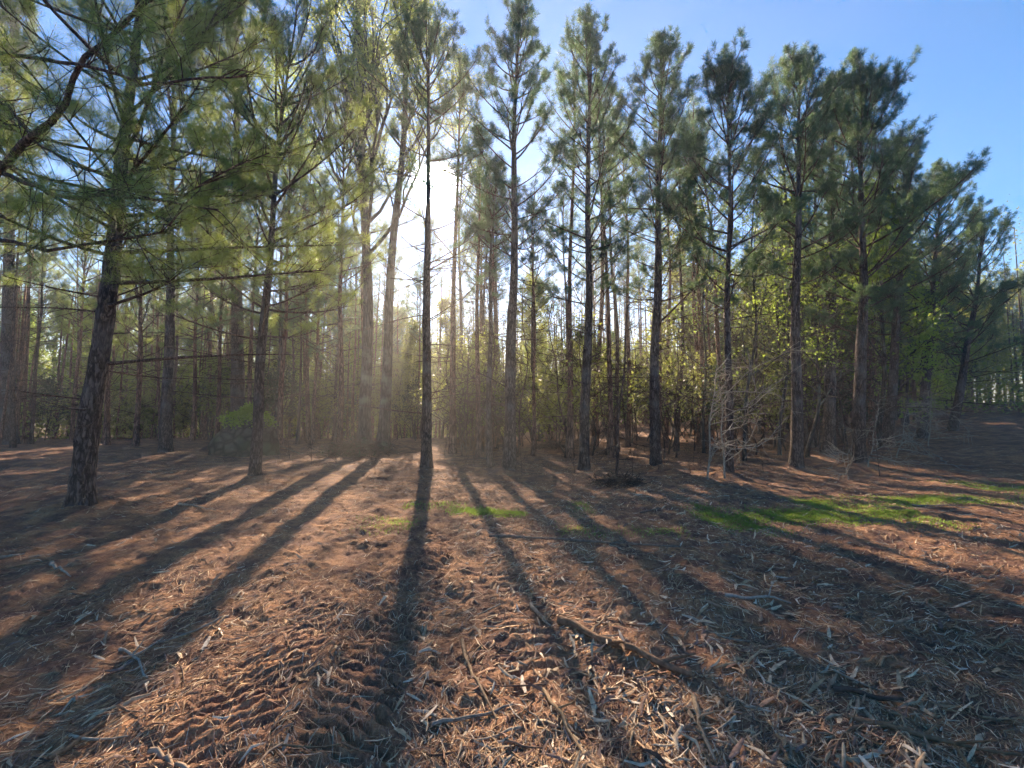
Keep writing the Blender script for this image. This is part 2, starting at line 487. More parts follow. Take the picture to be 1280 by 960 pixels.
def leaves(mb, rng, P, size=0.05, spread=0.1, n=4, flat=0.4, quad=False):
    P = np.asarray(P, float); m = len(P)
    if m == 0: return
    C = P[:, None] + rng.normal(size=(m, n, 3)) * spread
    C = C.reshape(-1, 3); k = len(C)
    a = norm(rng.normal(size=(k, 3)) * np.array([1, 1, flat])); b = norm(np.cross(a, rng.normal(size=(k, 3))))
    s = size * (0.55 + 0.8 * rng.random((k, 1)))
    if quad:
        V = np.stack([C - a * s, C - b * s * .55 + a * s * .1, C + a * s, C + b * s * .55 + a * s * .1], 1).reshape(-1, 3)
        mb.add(V, np.arange(k)[:, None] * 4 + np.array([[0, 1, 2, 3]]))
    else:
        V = np.stack([C - a * s, C - b * s * .8 + a * s * .3, C + a * s * .6 + b * s * .7], 1).reshape(-1, 3)
        mb.add(V, np.arange(k)[:, None] * 3 + np.array([[0, 1, 2]]))

# ------------------------------------------------------------ trees
def trunk_path(rng, H, lean=(0, 0), wob=0.12, n=22):
    t = np.linspace(0, 1, n)
    ph = rng.random(4) * 6.28
    x = lean[0] * t + wob * (np.sin(t * 5 + ph[0]) - math.sin(ph[0])) * .5 + wob * .3 * (np.sin(t * 13 + ph[1]) - math.sin(ph[1]))
    y = lean[1] * t + wob * (np.sin(t * 4.3 + ph[2]) - math.sin(ph[2])) * .5
    return np.stack([x, y, t * H], 1)

def along(P, t):
    t = np.clip(t, 0, 1) * (len(P) - 1); i = int(min(t, len(P) - 2)); f = t - i
    return P[i] * (1 - f) + P[i + 1] * f

def pine(name, seed, H, r0, crown0=.4, spread=1.7, dens=1.0, lean=(0, 0), nw=.0115, nln=.15, nn=34, dead=8,
         top_full=1.0, sides=12, bias=None, whorl=.55, separate=True, mat_bark='bark', mat_leaf='needle', wob=.1, trunk_n=40, azrange=None, shape=1.0, elev=0, tw_len=1.0, seg=.13, extra=()):
    """A pine: trunk, its limbs, and the needle crown; everything local to the foot of the tree."""
    rng = np.random.default_rng(seed)
    root = empty(name)
    P = trunk_path(rng, H, lean, wob, trunk_n)
    t = np.linspace(0, 1, trunk_n)
    rad = r0 * (1 - .93 * t ** 1.1) * (1 + .55 * np.exp(-t * H / .22)) + .006
    P2 = P.copy(); P2[0, 2] = -.25
    tb = MB(); tube(tb, P2, rad, sides, rough=.10, seed=seed)
    # small knots and stubs on the trunk
    ns = int(10 * H / 12); zz = rng.uniform(.08, crown0 + .15, ns)
    for z in zz:
        b = along(P, z); an = rng.random() * 6.28; rr = r0 * (1 - z)
        d = np.array([math.cos(an), math.sin(an), .2]); L = rng.uniform(.05, .3)
        tube(tb, [b + d * rr * .6, b + d * (rr + L * .5), b + d * (rr + L)], [.016, .012, .006], 4)
    limbs = []; tp = []; td = []; T0 = []; T1 = []
    z = crown0 * H + rng.random() * .3
    def limb(z, an, L, el, curve, rb, foliage=True, dead_=False):
        b = along(P, z / H)
        m = 7; s = np.linspace(0, 1, m)
        e = el + curve * s
        seg = L / (m - 1)
        wv = rng.normal(size=2) * .1
        aa = an + wv[0] * np.sin(s * 4) + wv[1] * s
        dirs = np.stack([np.cos(aa) * np.cos(e), np.sin(aa) * np.cos(e), np.sin(e)], 1)
        Q = b + np.concatenate([[[0, 0, 0]], np.cumsum(dirs[:-1] * seg, 0)])
        rr = rb * (1 - .8 * s) + .003
        lm = MB(); tube(lm, Q, rr, 4, rough=.08, seed=int(z * 10), cap=False)
        t0, t1 = [], []
        # side shoots
        k = max(2, int(L * (5.0 if foliage else 3.0) * (dens if foliage else 1)))
        ss = rng.uniform(.22 if foliage else .2, 1.0, k) ** (.7 if foliage else 1)
        for q in ss:
            p = along(Q, q); dd = dirs[min(int(q * (m - 1)), m - 1)]
            side = rng.choice([-1, 1]); sa = math.atan2(dd[1], dd[0]) + side * rng.uniform(.4, 1.1)
            se = math.asin(np.clip(dd[2], -1, 1)) * .5 + rng.uniform(.0, .75) if foliage else rng.uniform(-.5, .4)
            tl = (.25 + .5 * L * .4 * (1 - q * .6)) * rng.uniform(.6, 1.25) * tw_len
            d2 = np.array([math.cos(sa) * math.cos(se), math.sin(sa) * math.cos(se), math.sin(se)])
            e2 = p + d2 * tl
            t0.append(p); t1.append(e2)
            if foliage:
                for c_ in range(3):
                    dq = norm(d2 * .55 + rng.normal(size=3) * .42 + np.array([0, 0, .75])); p3 = p + d2 * tl * (1.0, .86, .7)[c_]
                    tp.append(p3 + dq * .13); td.append(dq)
                    T0.append(p3); T1.append(p3 + dq * .1)
        if foliage:
            de = norm(dirs[-1] + np.array([0, 0, .3])); tp.append(Q[-1] + de * .15); td.append(de)
        if t0: many_twigs(lm, t0, t1, .007 if foliage else .006, .003, bend=rng.normal(size=(len(t0), 3)) * .02)
        limbs.append(lm)
    # dead lower branches
    for _ in range(dead):
        zz = rng.uniform(.12 * H, crown0 * H)
        limb(zz, rng.random() * 6.28, rng.uniform(.4, 1.5) * spread / 1.7, rng.uniform(-.1, .5), rng.uniform(-.3, .3), .013, foliage=False)
    while z < H * .985:
        tt = (z - crown0 * H) / (H * (1 - crown0))
        prof = (min(1, .5 + tt * 1.5)) * (1 - tt) ** (.55 * shape) + .06
        nb = rng.integers(2, 5) if tt < .6 else rng.integers(3, 6)
        a0 = rng.random() * 6.28
        for k in range(nb):
            an = a0 + k * 6.28 / nb + rng.normal() * .25
            if azrange and rng.random() < .8:
                an = rng.uniform(*azrange)
            L = spread * prof * rng.uniform(.65, 1.15)
            if bias is not None: L *= 1 + bias[2] * max(0, math.cos(an - math.atan2(bias[1], bias[0])))
            el = R(16) + elev + R(46) * tt + rng.normal() * .2
            limb(z + rng.normal() * .12, an, L, el, R(26) + rng.normal() * .22, .010 + .014 * L / 1.7)
        z += whorl * (1 - .45 * tt) * rng.uniform(.8, 1.2)
    for (z_, an_, L_, el_, cu_, rb_, fo_) in extra: limb(z_, an_, L_, el_, cu_, rb_, foliage=fo_)
    # leader
    for q in (.93, .96, .985, 1.0):
        b = along(P, q)
        for _ in range(int(4 * top_full)):
            d = norm(np.array([rng.normal() * .35, rng.normal() * .35, 1])); tp.append(b + d * .28); td.append(d); T0.append(b); T1.append(b + d * .22)
    lm = MB(); many_twigs(lm, T0, T1, .005, .0025, straight=True)
    nb_ = MB(); needles(nb_, rng, tp, td, seg, nn, nln, nw)
    tr = link('trunk', tb.mesh('trunk', M[mat_bark], smooth_=True), root)
    if separate:
        for L_ in limbs: link('limb', L_.mesh('limb', M['barkthin'], smooth_=True), root)
        if seed >= 20: link('shoots', lm.mesh('shoots', M['twig']), root)['kind'] = 'stuff'
    else:
        j = MB()
        for L_ in limbs:
            for v, in zip(L_.v): pass
            off = 0
            V = np.concatenate(L_.v)
            if L_.f4: j.add(V, np.concatenate(L_.f4))
        link('limbs', j.mesh('limbs', M['barkthin'], smooth_=True), root)['kind'] = 'stuff'
    cr = link('crown', nb_.mesh('crown', M[mat_leaf]), root)
    cr['kind'] = 'stuff'
    return root

def broadleaf(name, seed, H, r0, lean=(0, 0), leaf='poplar', size=.05, nleaf=3, levels=3, first=.35, up=.9, spread=.42, nlimb=16,
              mat_bark='barkgrey', leaf_spread=.14, leafy_from=0.0, limbs_apart=False, twigs=7):
    rng = np.random.default_rng(seed)
    root = empty(name)
    P = trunk_path(rng, H, lean, .25, 34); t = np.linspace(0, 1, 34)
    rad = r0 * (1 - .9 * t) * (1 + .5 * np.exp(-t * H / .3)) + .008
    P2 = P.copy(); P2[0, 2] = -.3
    tb = MB(); tube(tb, P2, rad, 12, rough=.06, seed=seed)
    lb = MB(); tips = []; t0 = []; t1 = []; tr0 = []
    def grow(p, d, L, r, lev):
        m = 6; Q = [p]; dd = d
        for i in range(m - 1):
            dd = norm(dd + rng.normal(size=3) * .13 + np.array([0, 0, .06 * up])); Q.append(Q[-1] + dd * L / (m - 1))
        Q = np.array(Q)
        tube(lb, Q, np.linspace(r, r * .35 + .002, m), 5 if lev < 2 else 4, cap=False)
        if lev >= levels:
            for q in rng.uniform(.15, 1, twigs):
                p3 = along(Q, q); e = norm(dd + rng.normal(size=3) * .7); tl = rng.uniform(.15, .45)
                t0.append(p3); t1.append(p3 + e * tl); tips.append(p3 + e * tl); tips.append(p3 + e * tl * .5)
            return
        for q in rng.uniform(.25, 1, 4 if lev else 6):
            e = norm(dd + rng.normal(size=3) * .55 + np.array([0, 0, .25 * up]))
            grow(along(Q, q), e, L * rng.uniform(.38, .6), r * .5, lev + 1)
    for k in range(nlimb):
        z = first + (1 - first) * (k + rng.random()) / nlimb
        an = k * 2.4 + rng.normal() * .4; el = R(35) + R(30) * z * up
        d = np.array([math.cos(an) * math.cos(el), math.sin(an) * math.cos(el), math.sin(el)])
        grow(along(P, min(z, .99)), d, H * spread * (1.12 - z) * rng.uniform(.6, 1.1) + .3, r0 * .42 * (1.1 - z) + .006, 1)
    many_twigs(lb, t0, t1, .006, .0025, bend=rng.normal(size=(len(t0), 3)) * .03)
    link('trunk', tb.mesh('trunk', M[mat_bark], smooth_=True), root)
    link('branches', lb.mesh('branches', M[mat_bark], smooth_=True), root)['kind'] = 'stuff'
    if nleaf:
        tips = np.array(tips); keep = tips[:, 2] > leafy_from * H
        lf = MB(); leaves(lf, rng, tips[keep], size, leaf_spread, nleaf)
        link('crown', lf.mesh('crown', M[leaf]), root)['kind'] = 'stuff'
    return root

def place(root, px, py, label, cat='tree', group=None, rz=0, s=1.0, sink=.02, Y=None):
    x, y = on_ground(px, py) if Y is None else (at(px, py, Y)[0], Y)
    root.location = (x, y, gz(x, y) - sink); root.rotation_euler = (0, 0, rz); root.scale = (s, s, s)
    if cat in ('pine tree', 'hardwood tree'): MOUNDS.append((x, y, .13, .5))
    tag(root, label, cat, group)
    return root

def height_for(px, py, ptop, x_top=None):
    """Height and sideways lean so that a tree with its foot at (px,py) ends at pixel (x_top, ptop)."""
    x, y = on_ground(px, py); top = at(px if x_top is None else x_top, ptop, y)
    return top[2] - gz(x, y), top[0] - x, y

PROTO = {}
FR = 'tall pines in a row along the edge of the clearing'
def row_pine(seed, px, py, ptop, xtop, wpx, label, **kw):
    H, lx, y = height_for(px, py, ptop + 24, xtop)
    r0 = wpx / FPX * y / 2
    o = pine('pine_tree', seed, H, r0, lean=(lx, 0), **kw)
    return place(o, px, py, label, 'pine tree', FR)

row_pine(1, 533, 590, 28, 536, 13, 'straight pine standing directly below the low sun at the clearing edge', crown0=.70, spread=2.6, dens=1.4, dead=40, wob=.03, shape=.7, extra=tuple((6.0 + .33 * i, 2.4 * i, 1.6 + .25 * (i % 3), .45, .3, .016, i % 2 == 0) for i in range(9)))
row_pine(3, 636, 590, -14, 652, 15, 'tallest pine in the row, tip reaching the top of the view right of the sun', crown0=.42, spread=2.5, dens=1.35, dead=14)
row_pine(4, 730, 588, 12, 737, 13, 'slim pine with open crown, second tall one right of the sun', crown0=.36, spread=2.6, dens=1.4, dead=12)
row_pine(6, 820, 586, 32, 824, 13, 'pine between the leaning dead stem and the bleached snags', crown0=.38, spread=2.6, dens=1.5, dead=12, extra=((4.3, .1, 3.6, .75, .1, .03, True),))
row_pine(7, 911, 596, 62, 908, 10, 'thin pine rising behind the bleached snags', crown0=.40, spread=2.5, dens=1.7, dead=10)
row_pine(8, 995, 588, 62, 1000, 14, 'pine with sprigs of bright green leaf crossing its trunk at mid height', crown0=.45, spread=2.6, dens=1.7, dead=12)
row_pine(9, 1073, 582, 92, 1080, 15, 'broad full pine at the right end of the row with limbs reaching right', crown0=.34, spread=2.9, dens=1.9, dead=14, bias=(1, -.1, .3), shape=.7)
row_pine(10, 1036, 570, 95, 1045, 14, 'pine standing just behind and left of the broad end pine', crown0=.45, spread=2.4, dens=1.6, dead=10)
row_pine(12, 1019, 562, 130, 1020, 9, 'thin dark pine between two stouter ones near the right end of the row', crown0=.45, spread=2.0, dens=1.1, dead=8)
row_pine(2, 612, 588, 190, 622, 8, 'slender pine pole leaning beside the tallest pine', crown0=.55, spread=1.5, dens=.8, dead=10)

row_pine(13, 1108, 562, 168, 1134, 12, 'rounded pine just right of the broad end pine, lower than it', crown0=.35, spread=2.8, dens=1.6, dead=10, shape=.7)
row_pine(14, 1152, 550, 205, 1178, 11, 'pine stepping down toward the slope beyond the broad end pine', crown0=.33, spread=2.8, dens=1.6, dead=10, shape=.7)
row_pine(15, 1190, 540, 262, 1226, 10, 'low outermost pine of the stepped crowns against the blue sky', crown0=.30, spread=3.0, dens=1.5, dead=10, shape=.7)

# near pines on the left
def left_pine(seed, px, py, ptop, xtop, wpx, label, grp='pines on the straw covered bank', **kw):
    H, lx, y = height_for(px, py, ptop, xtop)
    o = pine('pine_tree', seed, H, wpx / FPX * y / 2, lean=(lx, 0), **kw)
    return place(o, px, py, label, 'pine tree', grp)
left_pine(21, 100, 640, -160, 175, 24, 'thick leaning pine with rough bark, nearest tree of all', crown0=.36, spread=3.3, dens=1.7, nw=.006, nn=42, nln=.2, dead=9, shape=.5, trunk_n=90, sides=18, elev=-.15, whorl=.42, mat_leaf='needle_light',
          extra=((2.35, .15, 2.9, .12, -.1, .028, False), (3.7, .1, 3.4, .05, .1, .035, True), (3.3, -.6, 2.6, .0, .2, .03, True), (4.2, .4, 3.6, .2, .0, .035, True), (4.6, -.3, 3.4, .15, .1, .03, True)))
left_pine(22, 318, 600, 60, 365, 13, 'leaning pine with low spreading boughs right of the mossy boulder', crown0=.30, spread=3.0, dens=1.4, nw=.0075, nn=34, dead=6, shape=.5, elev=-.15, mat_leaf='needle_light')
left_pine(23, 207, 566, 40, 216, 13, 'pine with dead twigs up its trunk left of the mossy boulder', mat_leaf='needle_light', crown0=.34, spread=3.2, dens=1.4, dead=10, shape=.5)
left_pine(24, 12, 556, 0, 15, 15, 'dark pine at the far left end of the bank', crown0=.32, spread=3.2, dens=1.4, dead=10, shape=.5)
left_pine(25, 296, 556, 10, 300, 17, 'stout pine directly behind the mossy boulder', mat_leaf='needle_light', crown0=.34, spread=3.2, dens=1.3, dead=12, shape=.5)
BANK = []
for px, py, lab in ((170, 560, 'slim pine just left of the pine with dead twigs'), (270, 558, 'slim pine touching the left side of the boulder'), (90, 552, 'slim pine seen just left of the thick leaning trunk'),
                    (38, 548, 'thin pine beside the dark pine at the far left end'), (350, 562, 'slim pine rising right of the boulder'), (240, 552, 'back pine between the dead-twigged pine and the boulder'),
                    (-70, 575, 'pine at the outer left end of the bank, mostly out of view'), (135, 548, 'back pine showing right of the thick leaning trunk'), (392, 556, 'slim pine left of the twin trunks'), (424, 563, 'slim pine right beside the left twin trunk')):
    if len(BANK) < 3:
        k = len(BANK); o = pine('pine_tree', 400 + k, 12.5 + k, .11, crown0=.30 + .05 * k, spread=3.1, dens=1.25, nn=20, nw=.0125, nln=.19, dead=16, shape=.5, sides=10, trunk_n=26, separate=False, mat_bark='barkred', mat_leaf=['needle_light', 'needle', 'needle_light'][k])
        BANK.append(o)
    else: o = copy_tree(BANK[random.randrange(3)])
    place(o, px, py, lab, 'pine tree', 'pines on the straw covered bank', rz=random.random() * 6.28, s=random.uniform(.92, 1.08))

# a big pine just outside the view on the left, one limb of which crosses the upper left corner
def corner_pine():
    root = empty('pine_tree')
    x, y = -8.6, 7.0
    root.location = (x, y, gz(x, y))
    rng = np.random.default_rng(77)
    def L(pts, r):           # limb given by seen points and their distance, made local to the tree
        return np.array([at(*p) for p in pts]) - np.array(root.location), r
    tb = MB(); P = trunk_path(rng, 11, (.5, 0), .15, 50)
    t = np.linspace(0, 1, 50); P[0, 2] = -.2
    tube(tb, P, .19 * (1 - .85 * t), 14, rough=.1, seed=5)
    link('trunk', tb.mesh('trunk', M['bark'], smooth_=True), root)
    tp, td, T0, T1 = [], [], [], []
    specs = [
        ([(-90, 330, 6.3), (-20, 235, 6.0), (30, 180, 5.7), (75, 145, 5.5), (105, 70, 5.3), (165, 20, 5.1), (235, -40, 4.9)], .055, True),
        ([(-70, 50, 6.5), (0, 66, 5.8), (50, 75, 5.5), (110, 82, 5.2), (180, 105, 5.0), (250, 100, 4.8), (310, 95, 4.7)], .028, True),
        ([(-80, 170, 6.3), (0, 215, 5.9), (50, 235, 5.6), (85, 250, 5.4), (125, 245, 5.2), (200, 250, 5.0), (270, 262, 4.9)], .034, True),
        ([(-80, 290, 6.0), (0, 300, 5.5), (60, 312, 5.2), (140, 300, 5.0), (205, 292, 4.8), (232, 255, 4.7)], .026, True),
        ([(-60, 120, 6.2), (10, 130, 5.9), (35, 170, 5.7), (80, 200, 5.4), (120, 215, 5.1)], .02, True),
    ]
    for pts, r, fol in specs:
        Q, r = L(pts, r)
        lm = MB(); n = len(Q)
        QQ = np.array([along(Q, q) for q in np.linspace(0, 1, 16)]) + rng.normal(size=(16, 3)) * .012
        tube(lm, QQ, np.linspace(r, r * .3, 16), 8, rough=.1, seed=int(r * 900))
        a, b = [], []
        for q in rng.uniform(.2, 1, 26):
            p = along(QQ, q); d = norm(along(QQ, min(1, q + .05)) - p + 1e-4)
            e = norm(d + rng.normal(size=3) * .8 + np.array([0, 0, .1])); tl = rng.uniform(.25, .8)
            a.append(p); b.append(p + e * tl)
            for u in (1.0, rng.uniform(.5, .9), rng.uniform(.4, .8)):
                s = norm(e + rng.normal(size=3) * .5 + np.array([0, 0, .1])); p3 = p + e * tl * u
                T0.append(p3); T1.append(p3 + s * .2); tp.append(p3 + s * .25); td.append(s)
        many_twigs(lm, a, b, .008, .004, bend=rng.normal(size=(len(a), 3)) * .05)
        link('limb', lm.mesh('limb', M['barkthin'], smooth_=True), root)
    sh = MB(); many_twigs(sh, T0, T1, .004, .003, straight=True)
    link('shoots', sh.mesh('shoots', M['twig']), root)['kind'] = 'stuff'
    nb = MB(); needles(nb, rng, tp, td, .22, 64, .2, .0034, droop=.3)
    link('crown', nb.mesh('crown', M['needle_light']), root)['kind'] = 'stuff'
    tag(root, 'close pine boughs reaching in over the upper left corner', 'pine tree')
corner_pine()

# ------------------------------------------------------------ twin hardwoods by the mound
H, lx, y = height_for(452, 556, -150, 440)
o = broadleaf('poplar_tree', 41, H, 15 / FPX * y / 2, lean=(lx, 0), nlimb=34, first=.30, spread=.32, up=1.2, levels=3, size=.05, nleaf=5, leafy_from=.3, twigs=9)
place(o, 455, 556, 'upright left trunk of the pair growing from the low mound, fine pale twigs above', 'hardwood tree')
H, lx, y = height_for(478, 558, -90, 511)
o = broadleaf('poplar_tree', 43, H, 14 / FPX * y / 2, lean=(lx * 1.0, 0), nlimb=20, first=.52, spread=.22, up=1.2, levels=3, size=.05, nleaf=4, leafy_from=.3, twigs=8)
place(o, 478, 558, 'leaning right trunk of the pair growing from the low mound', 'hardwood tree')

H, lx, y = height_for(345, 552, 90, 352)
o = broadleaf('leafy_tree', 47, H, .11, lean=(lx, 0), leaf='spring', size=.075, nleaf=4, levels=2, first=.3, spread=.34, nlimb=26, twigs=9, leaf_spread=.2)
place(o, 345, 552, 'tall tree with glowing yellow green leaves rising between the boulder and the twin trunks', 'hardwood tree')
for sd, px, pt, lab in ((49, 577, 90, 'lacy thin-limbed tree in the glare right of the sun'),):
    y = 31.0; x = at(px, 540, y)[0]; H = at(px, pt, y)[2] - gz(x, y)
    o = broadleaf('lacy_tree', sd, H, .13, leaf='poplar', size=.06, nleaf=3, levels=2, first=.35, spread=.24, nlimb=26, twigs=10, leaf_spread=.16)
    o.location = (x, y, gz(x, y) - .05); tag(o, lab, 'hardwood tree')
# bright green young hardwoods threaded through the right of the row
for sd, px, py, pt, lab in ((54, 880, 566, 250, 'light green sapling right of the pine next to the snags'), (51, 930, 575, 215, 'slim sapling with bright green leaves behind the bleached snags'),
                            (52, 975, 570, 240, 'young green-leaved tree just left of the pine with leaf sprigs'),
                            (53, 1008, 572, 330, 'low green sapling beside the thin dark pine')):
    H, lx, y = height_for(px, py, pt, px + 12)
    o = broadleaf('green_sapling', sd, H, .05, lean=(lx, 0), leaf='spring', size=.055, nleaf=2, levels=2, first=.25, spread=.3, nlimb=16, twigs=6, leaf_spread=.12)
    place(o, px, py, lab, 'sapling')

# ------------------------------------------------------------ stands of trees behind
rng = np.random.default_rng(9)
def protos():
    PROTO['pole'] = [pine('pine_pole', 200 + i, 12 + i, .085 + .012 * i, crown0=.50 + .05 * i, spread=2.2, dens=.8, nn=18, nw=.013, nln=.2, dead=16, separate=False, sides=8, trunk_n=20,
                          mat_bark='barkred' if i != 1 else 'barkthin', wob=.18, whorl=.7) for i in range(4)]
    PROTO['full'] = [pine('full_pine', 230 + i, 10.5 + 1.5 * i, .10, crown0=.20 + .05 * i, spread=2.3, dens=1.0, nn=22, nw=.016, nln=.21, dead=8, separate=False, sides=8, trunk_n=20, wob=.18, whorl=.6, shape=.7) for i in range(2)]
    PROTO['leafy'] = [broadleaf('leafy_tree', 300 + i, 8.5 + i * 1.5, .07 + .02 * i, leaf=['under', 'spring', 'under'][i], size=.085, nleaf=6, levels=2, first=.10, spread=.36, nlimb=24, leaf_spread=.20, twigs=8) for i in range(3)]
    PROTO['shrub'] = [broadleaf('shrub', 330 + i, 2.6 + i * .7, .022, leaf=['under', 'cedar', 'under'][i], size=.06, nleaf=3, levels=2, first=.02, spread=.5, nlimb=12, leaf_spread=.14, mat_bark='twig', twigs=5) for i in range(3)]
    PROTO['bare'] = [broadleaf('bare_sapling', 350 + i, 3.4 + i * 1.4, .022, nleaf=0, levels=2, first=.12, spread=.3, nlimb=12, mat_bark='barkthin', twigs=5) for i in range(3)]
protos()
used = set()
def stand(kind, n, region, label, cat, group, smin=.85, smax=1.2, mind=1.3, keep=None, name=None):
    """Scatter copies of a kind of tree over a region given as a function of two random numbers."""
    pts = []; tries = 0
    while len(pts) < n and tries < n * 40:
        tries += 1
        x, y = region(rng.random(), rng.random())
        if keep and not keep(x, y): continue
        if any((x - a) ** 2 + (y - b) ** 2 < mind ** 2 for a, b in pts): continue
        pts.append((x, y))
    ys = sorted(y for x, y in pts); ymid = (ys[len(ys) // 3], ys[2 * len(ys) // 3])
    for x, y in pts:
        k = rng.integers(len(PROTO[kind])); src = PROTO[kind][k]
        if (kind, k) in used: o = copy_tree(src)
        else: o = src; used.add((kind, k))
        s = rng.uniform(smin, smax)
        o.location = (x, y, gz(x, y) - .05); o.rotation_euler = (rng.normal() * .02, rng.normal() * .02, rng.random() * 6.28); o.scale = (s, s, s * rng.uniform(.95, 1.1))
        dep = 'nearer' if y < ymid[0] else ('deeper' if y < ymid[1] else 'farthest')
        tag(o, '%s %s, %s' % (dep, label, between(x, y)), cat, group)
    return pts

LAND = [(-400, 'left edge'), (12, 'far left dark pine'), (100, 'thick leaning pine'), (207, 'dead-twigged pine'), (318, 'boulder pine'), (455, 'twin trunks'),
        (533, 'pine under the sun'), (636, 'tallest pine'), (730, 'open-crowned pine'), (820, 'long-limbed pine'), (911, 'bleached snags'), (995, 'leaf-sprigged pine'), (1073, 'broad end pine'),
        (1108, 'rounded pine'), (1152, 'stepped-down pine'), (1190, 'outermost low pine'), (1290, 'right edge'), (4000, 'right edge')]
def between(x, y):
    """Which two landmark trees of the front row something is seen between, and how deep it stands."""
    px = 640 + FPX * x / y
    k = max(i for i in range(len(LAND)) if LAND[i][0] <= max(px, -399))
    k = min(k, len(LAND) - 2); a, b = LAND[k][1], LAND[k + 1][1]
    return 'beyond the ' + b if a == b else 'between %s and %s' % (a, b)
def pxY(px, Y): return (px - 640) / FPX * Y * 1.0
def band(px0, px1, y0, y1):
    return lambda a, b: (lambda Y: (pxY(px0 + (px1 - px0) * b, Y), Y))(y0 + (y1 - y0) * a ** 1.1)
def clear(x, y):                       # no tall tree between the viewer and the low sun
    return (not (-.265 < x / y < -.163) or y > 32) and not (x / y > -.03 and 24 < y < 37 and x < 18)
stand('pole', 46, band(-60, 390, 23, 50), 'straight reddish pine pole', 'pine tree', 'pine poles beyond the left bank', keep=clear, mind=1.5)
stand('pole', 30, band(350, 560, 26, 48), 'thin sunlit pine pole', 'pine tree', 'sunlit pine poles behind the twin trunks', keep=clear, mind=1.5)
stand('pole', 46, band(560, 900, 17.5, 46), 'thin pine pole in the thicket', 'pine tree', 'pine poles in the thicket behind the row', keep=clear, mind=1.5)
stand('pole', 26, band(900, 1110, 17.5, 48), 'slim pine pole in the wood', 'pine tree', 'pine poles behind the right half of the row', keep=clear, mind=1.5)
def right_edge(a, b):                  # the wood's edge runs away to the right
    s = a ** .9; base = np.array([14.8, 19.0]) * (1 - s) + np.array([52.0, 50.0]) * s
    return base[0] - b * 7, base[1] + b * 9
stand('pole', 52, right_edge, 'slender grey edge pine', 'pine tree', 'slender pines along the receding wood edge', keep=clear, mind=1.1, smin=.8, smax=1.05)
def far_right(a, b): return 52 + 34 * a, 54 - 14 * a + 22 * b
stand('pole', 24, far_right, 'tall hazy pine at the clearing end', 'pine tree', 'hazy pines at the far end of the clearing', keep=clear, mind=1.5, smin=1.0, smax=1.25)
stand('full', 34, right_edge, 'bushy low-crowned edge pine', 'pine tree', 'bushy pines along the receding wood edge', mind=1.6, smin=.75, smax=1.0)
stand('full', 44, far_right, 'dark bushy pine at the clearing end', 'pine tree', 'bushy pines at the far end of the clearing', mind=1.8, smin=.95, smax=1.2)
stand('full', 16, band(-200, 480, 40, 58), 'dark bushy pine behind the poles', 'pine tree', 'bushy pines deep behind the left stand', mind=2.5, smin=.8, smax=1.0)
stand('leafy', 84, band(-160, 640, 35, 60), 'yellow green leafy tree', 'hardwood tree', 'leafy trees behind the left stand', mind=1.8, smin=.65, smax=1.2)
stand('leafy', 62, band(560, 1120, 27, 54), 'low yellow green tree', 'hardwood tree', 'leafy trees behind the row', mind=1.8, smin=.5, smax=.78)
stand('shrub', 90, band(-80, 620, 27, 52), 'leafy shrub beyond the bank', 'shrub', 'shrubs beyond the bank', mind=1.2)
stand('shrub', 60, band(560, 1060, 18.5, 34), 'leafy thicket shrub', 'shrub', 'shrubs in the thicket behind the row', mind=1.0)
stand('bare', 60, band(560, 1080, 16.5, 30), 'bare brown sapling', 'sapling', 'bare saplings in the thicket', mind=.6)
stand('leafy', 26, right_edge, 'leafy tree in the wood edge', 'hardwood tree', 'leafy trees along the receding wood edge', mind=2.5)
stand('bare', 50, right_edge, 'bare grey edge sapling', 'sapling', 'bare saplings along the receding wood edge', mind=.6)

stand('bare', 34, band(330, 1130, 12.5, 18), 'small twiggy seedling', 'sapling', 'twiggy seedlings on the wood floor', mind=.7, smin=.14, smax=.3)

# woods far off that read as one mass
def far_woods():
    r = np.random.default_rng(5); mb = MB(); tb = MB()
    n = 520
    a = r.uniform(R(-62), R(64), n); d = r.uniform(58, 95, n)
    x, y = np.sin(a) * d, np.cos(a) * d
    h = r.uniform(6, 15, n) + 3.0 * (x > 15)
    g = ground_h(x, y)
    many_twigs(tb, np.stack([x, y, g - .3], 1), np.stack([x, y, g + h * .9], 1), r.uniform(.08, .16, n), .03)
    pts = []
    for i in range(n):
        k = 120; t = r.uniform(.02, 1.03, k); w = 2.2 * (1.05 - t) ** .5
        pts.append(np.stack([x[i] + r.normal(size=k) * w, y[i] + r.normal(size=k) * w, g[i] + t * h[i]], 1))
    m = 420; a2 = r.uniform(R(-60), R(52), m); d2 = r.uniform(40, 58, m); x2, y2 = np.sin(a2) * d2, np.cos(a2) * d2
    g2 = ground_h(x2, y2); h2 = r.uniform(1.5, 6.0, m)
    for i in range(m):
        k = 60; t = r.uniform(0, 1, k); w = 1.3 * (1.15 - t) ** .5
        pts.append(np.stack([x2[i] + r.normal(size=k) * w, y2[i] + r.normal(size=k) * w, g2[i] + t * h2[i]], 1))
    leaves(mb, r, np.concatenate(pts), .12, .5, 3, flat=.7)
    o = link('far_woods', mb.mesh('far_woods', M['under']))
    tag(o, 'pale green woods far off behind all the trunks', 'woods', None, 'stuff')
    link('stems', tb.mesh('stems', M['barkthin']), o)['kind'] = 'stuff'
far_woods()
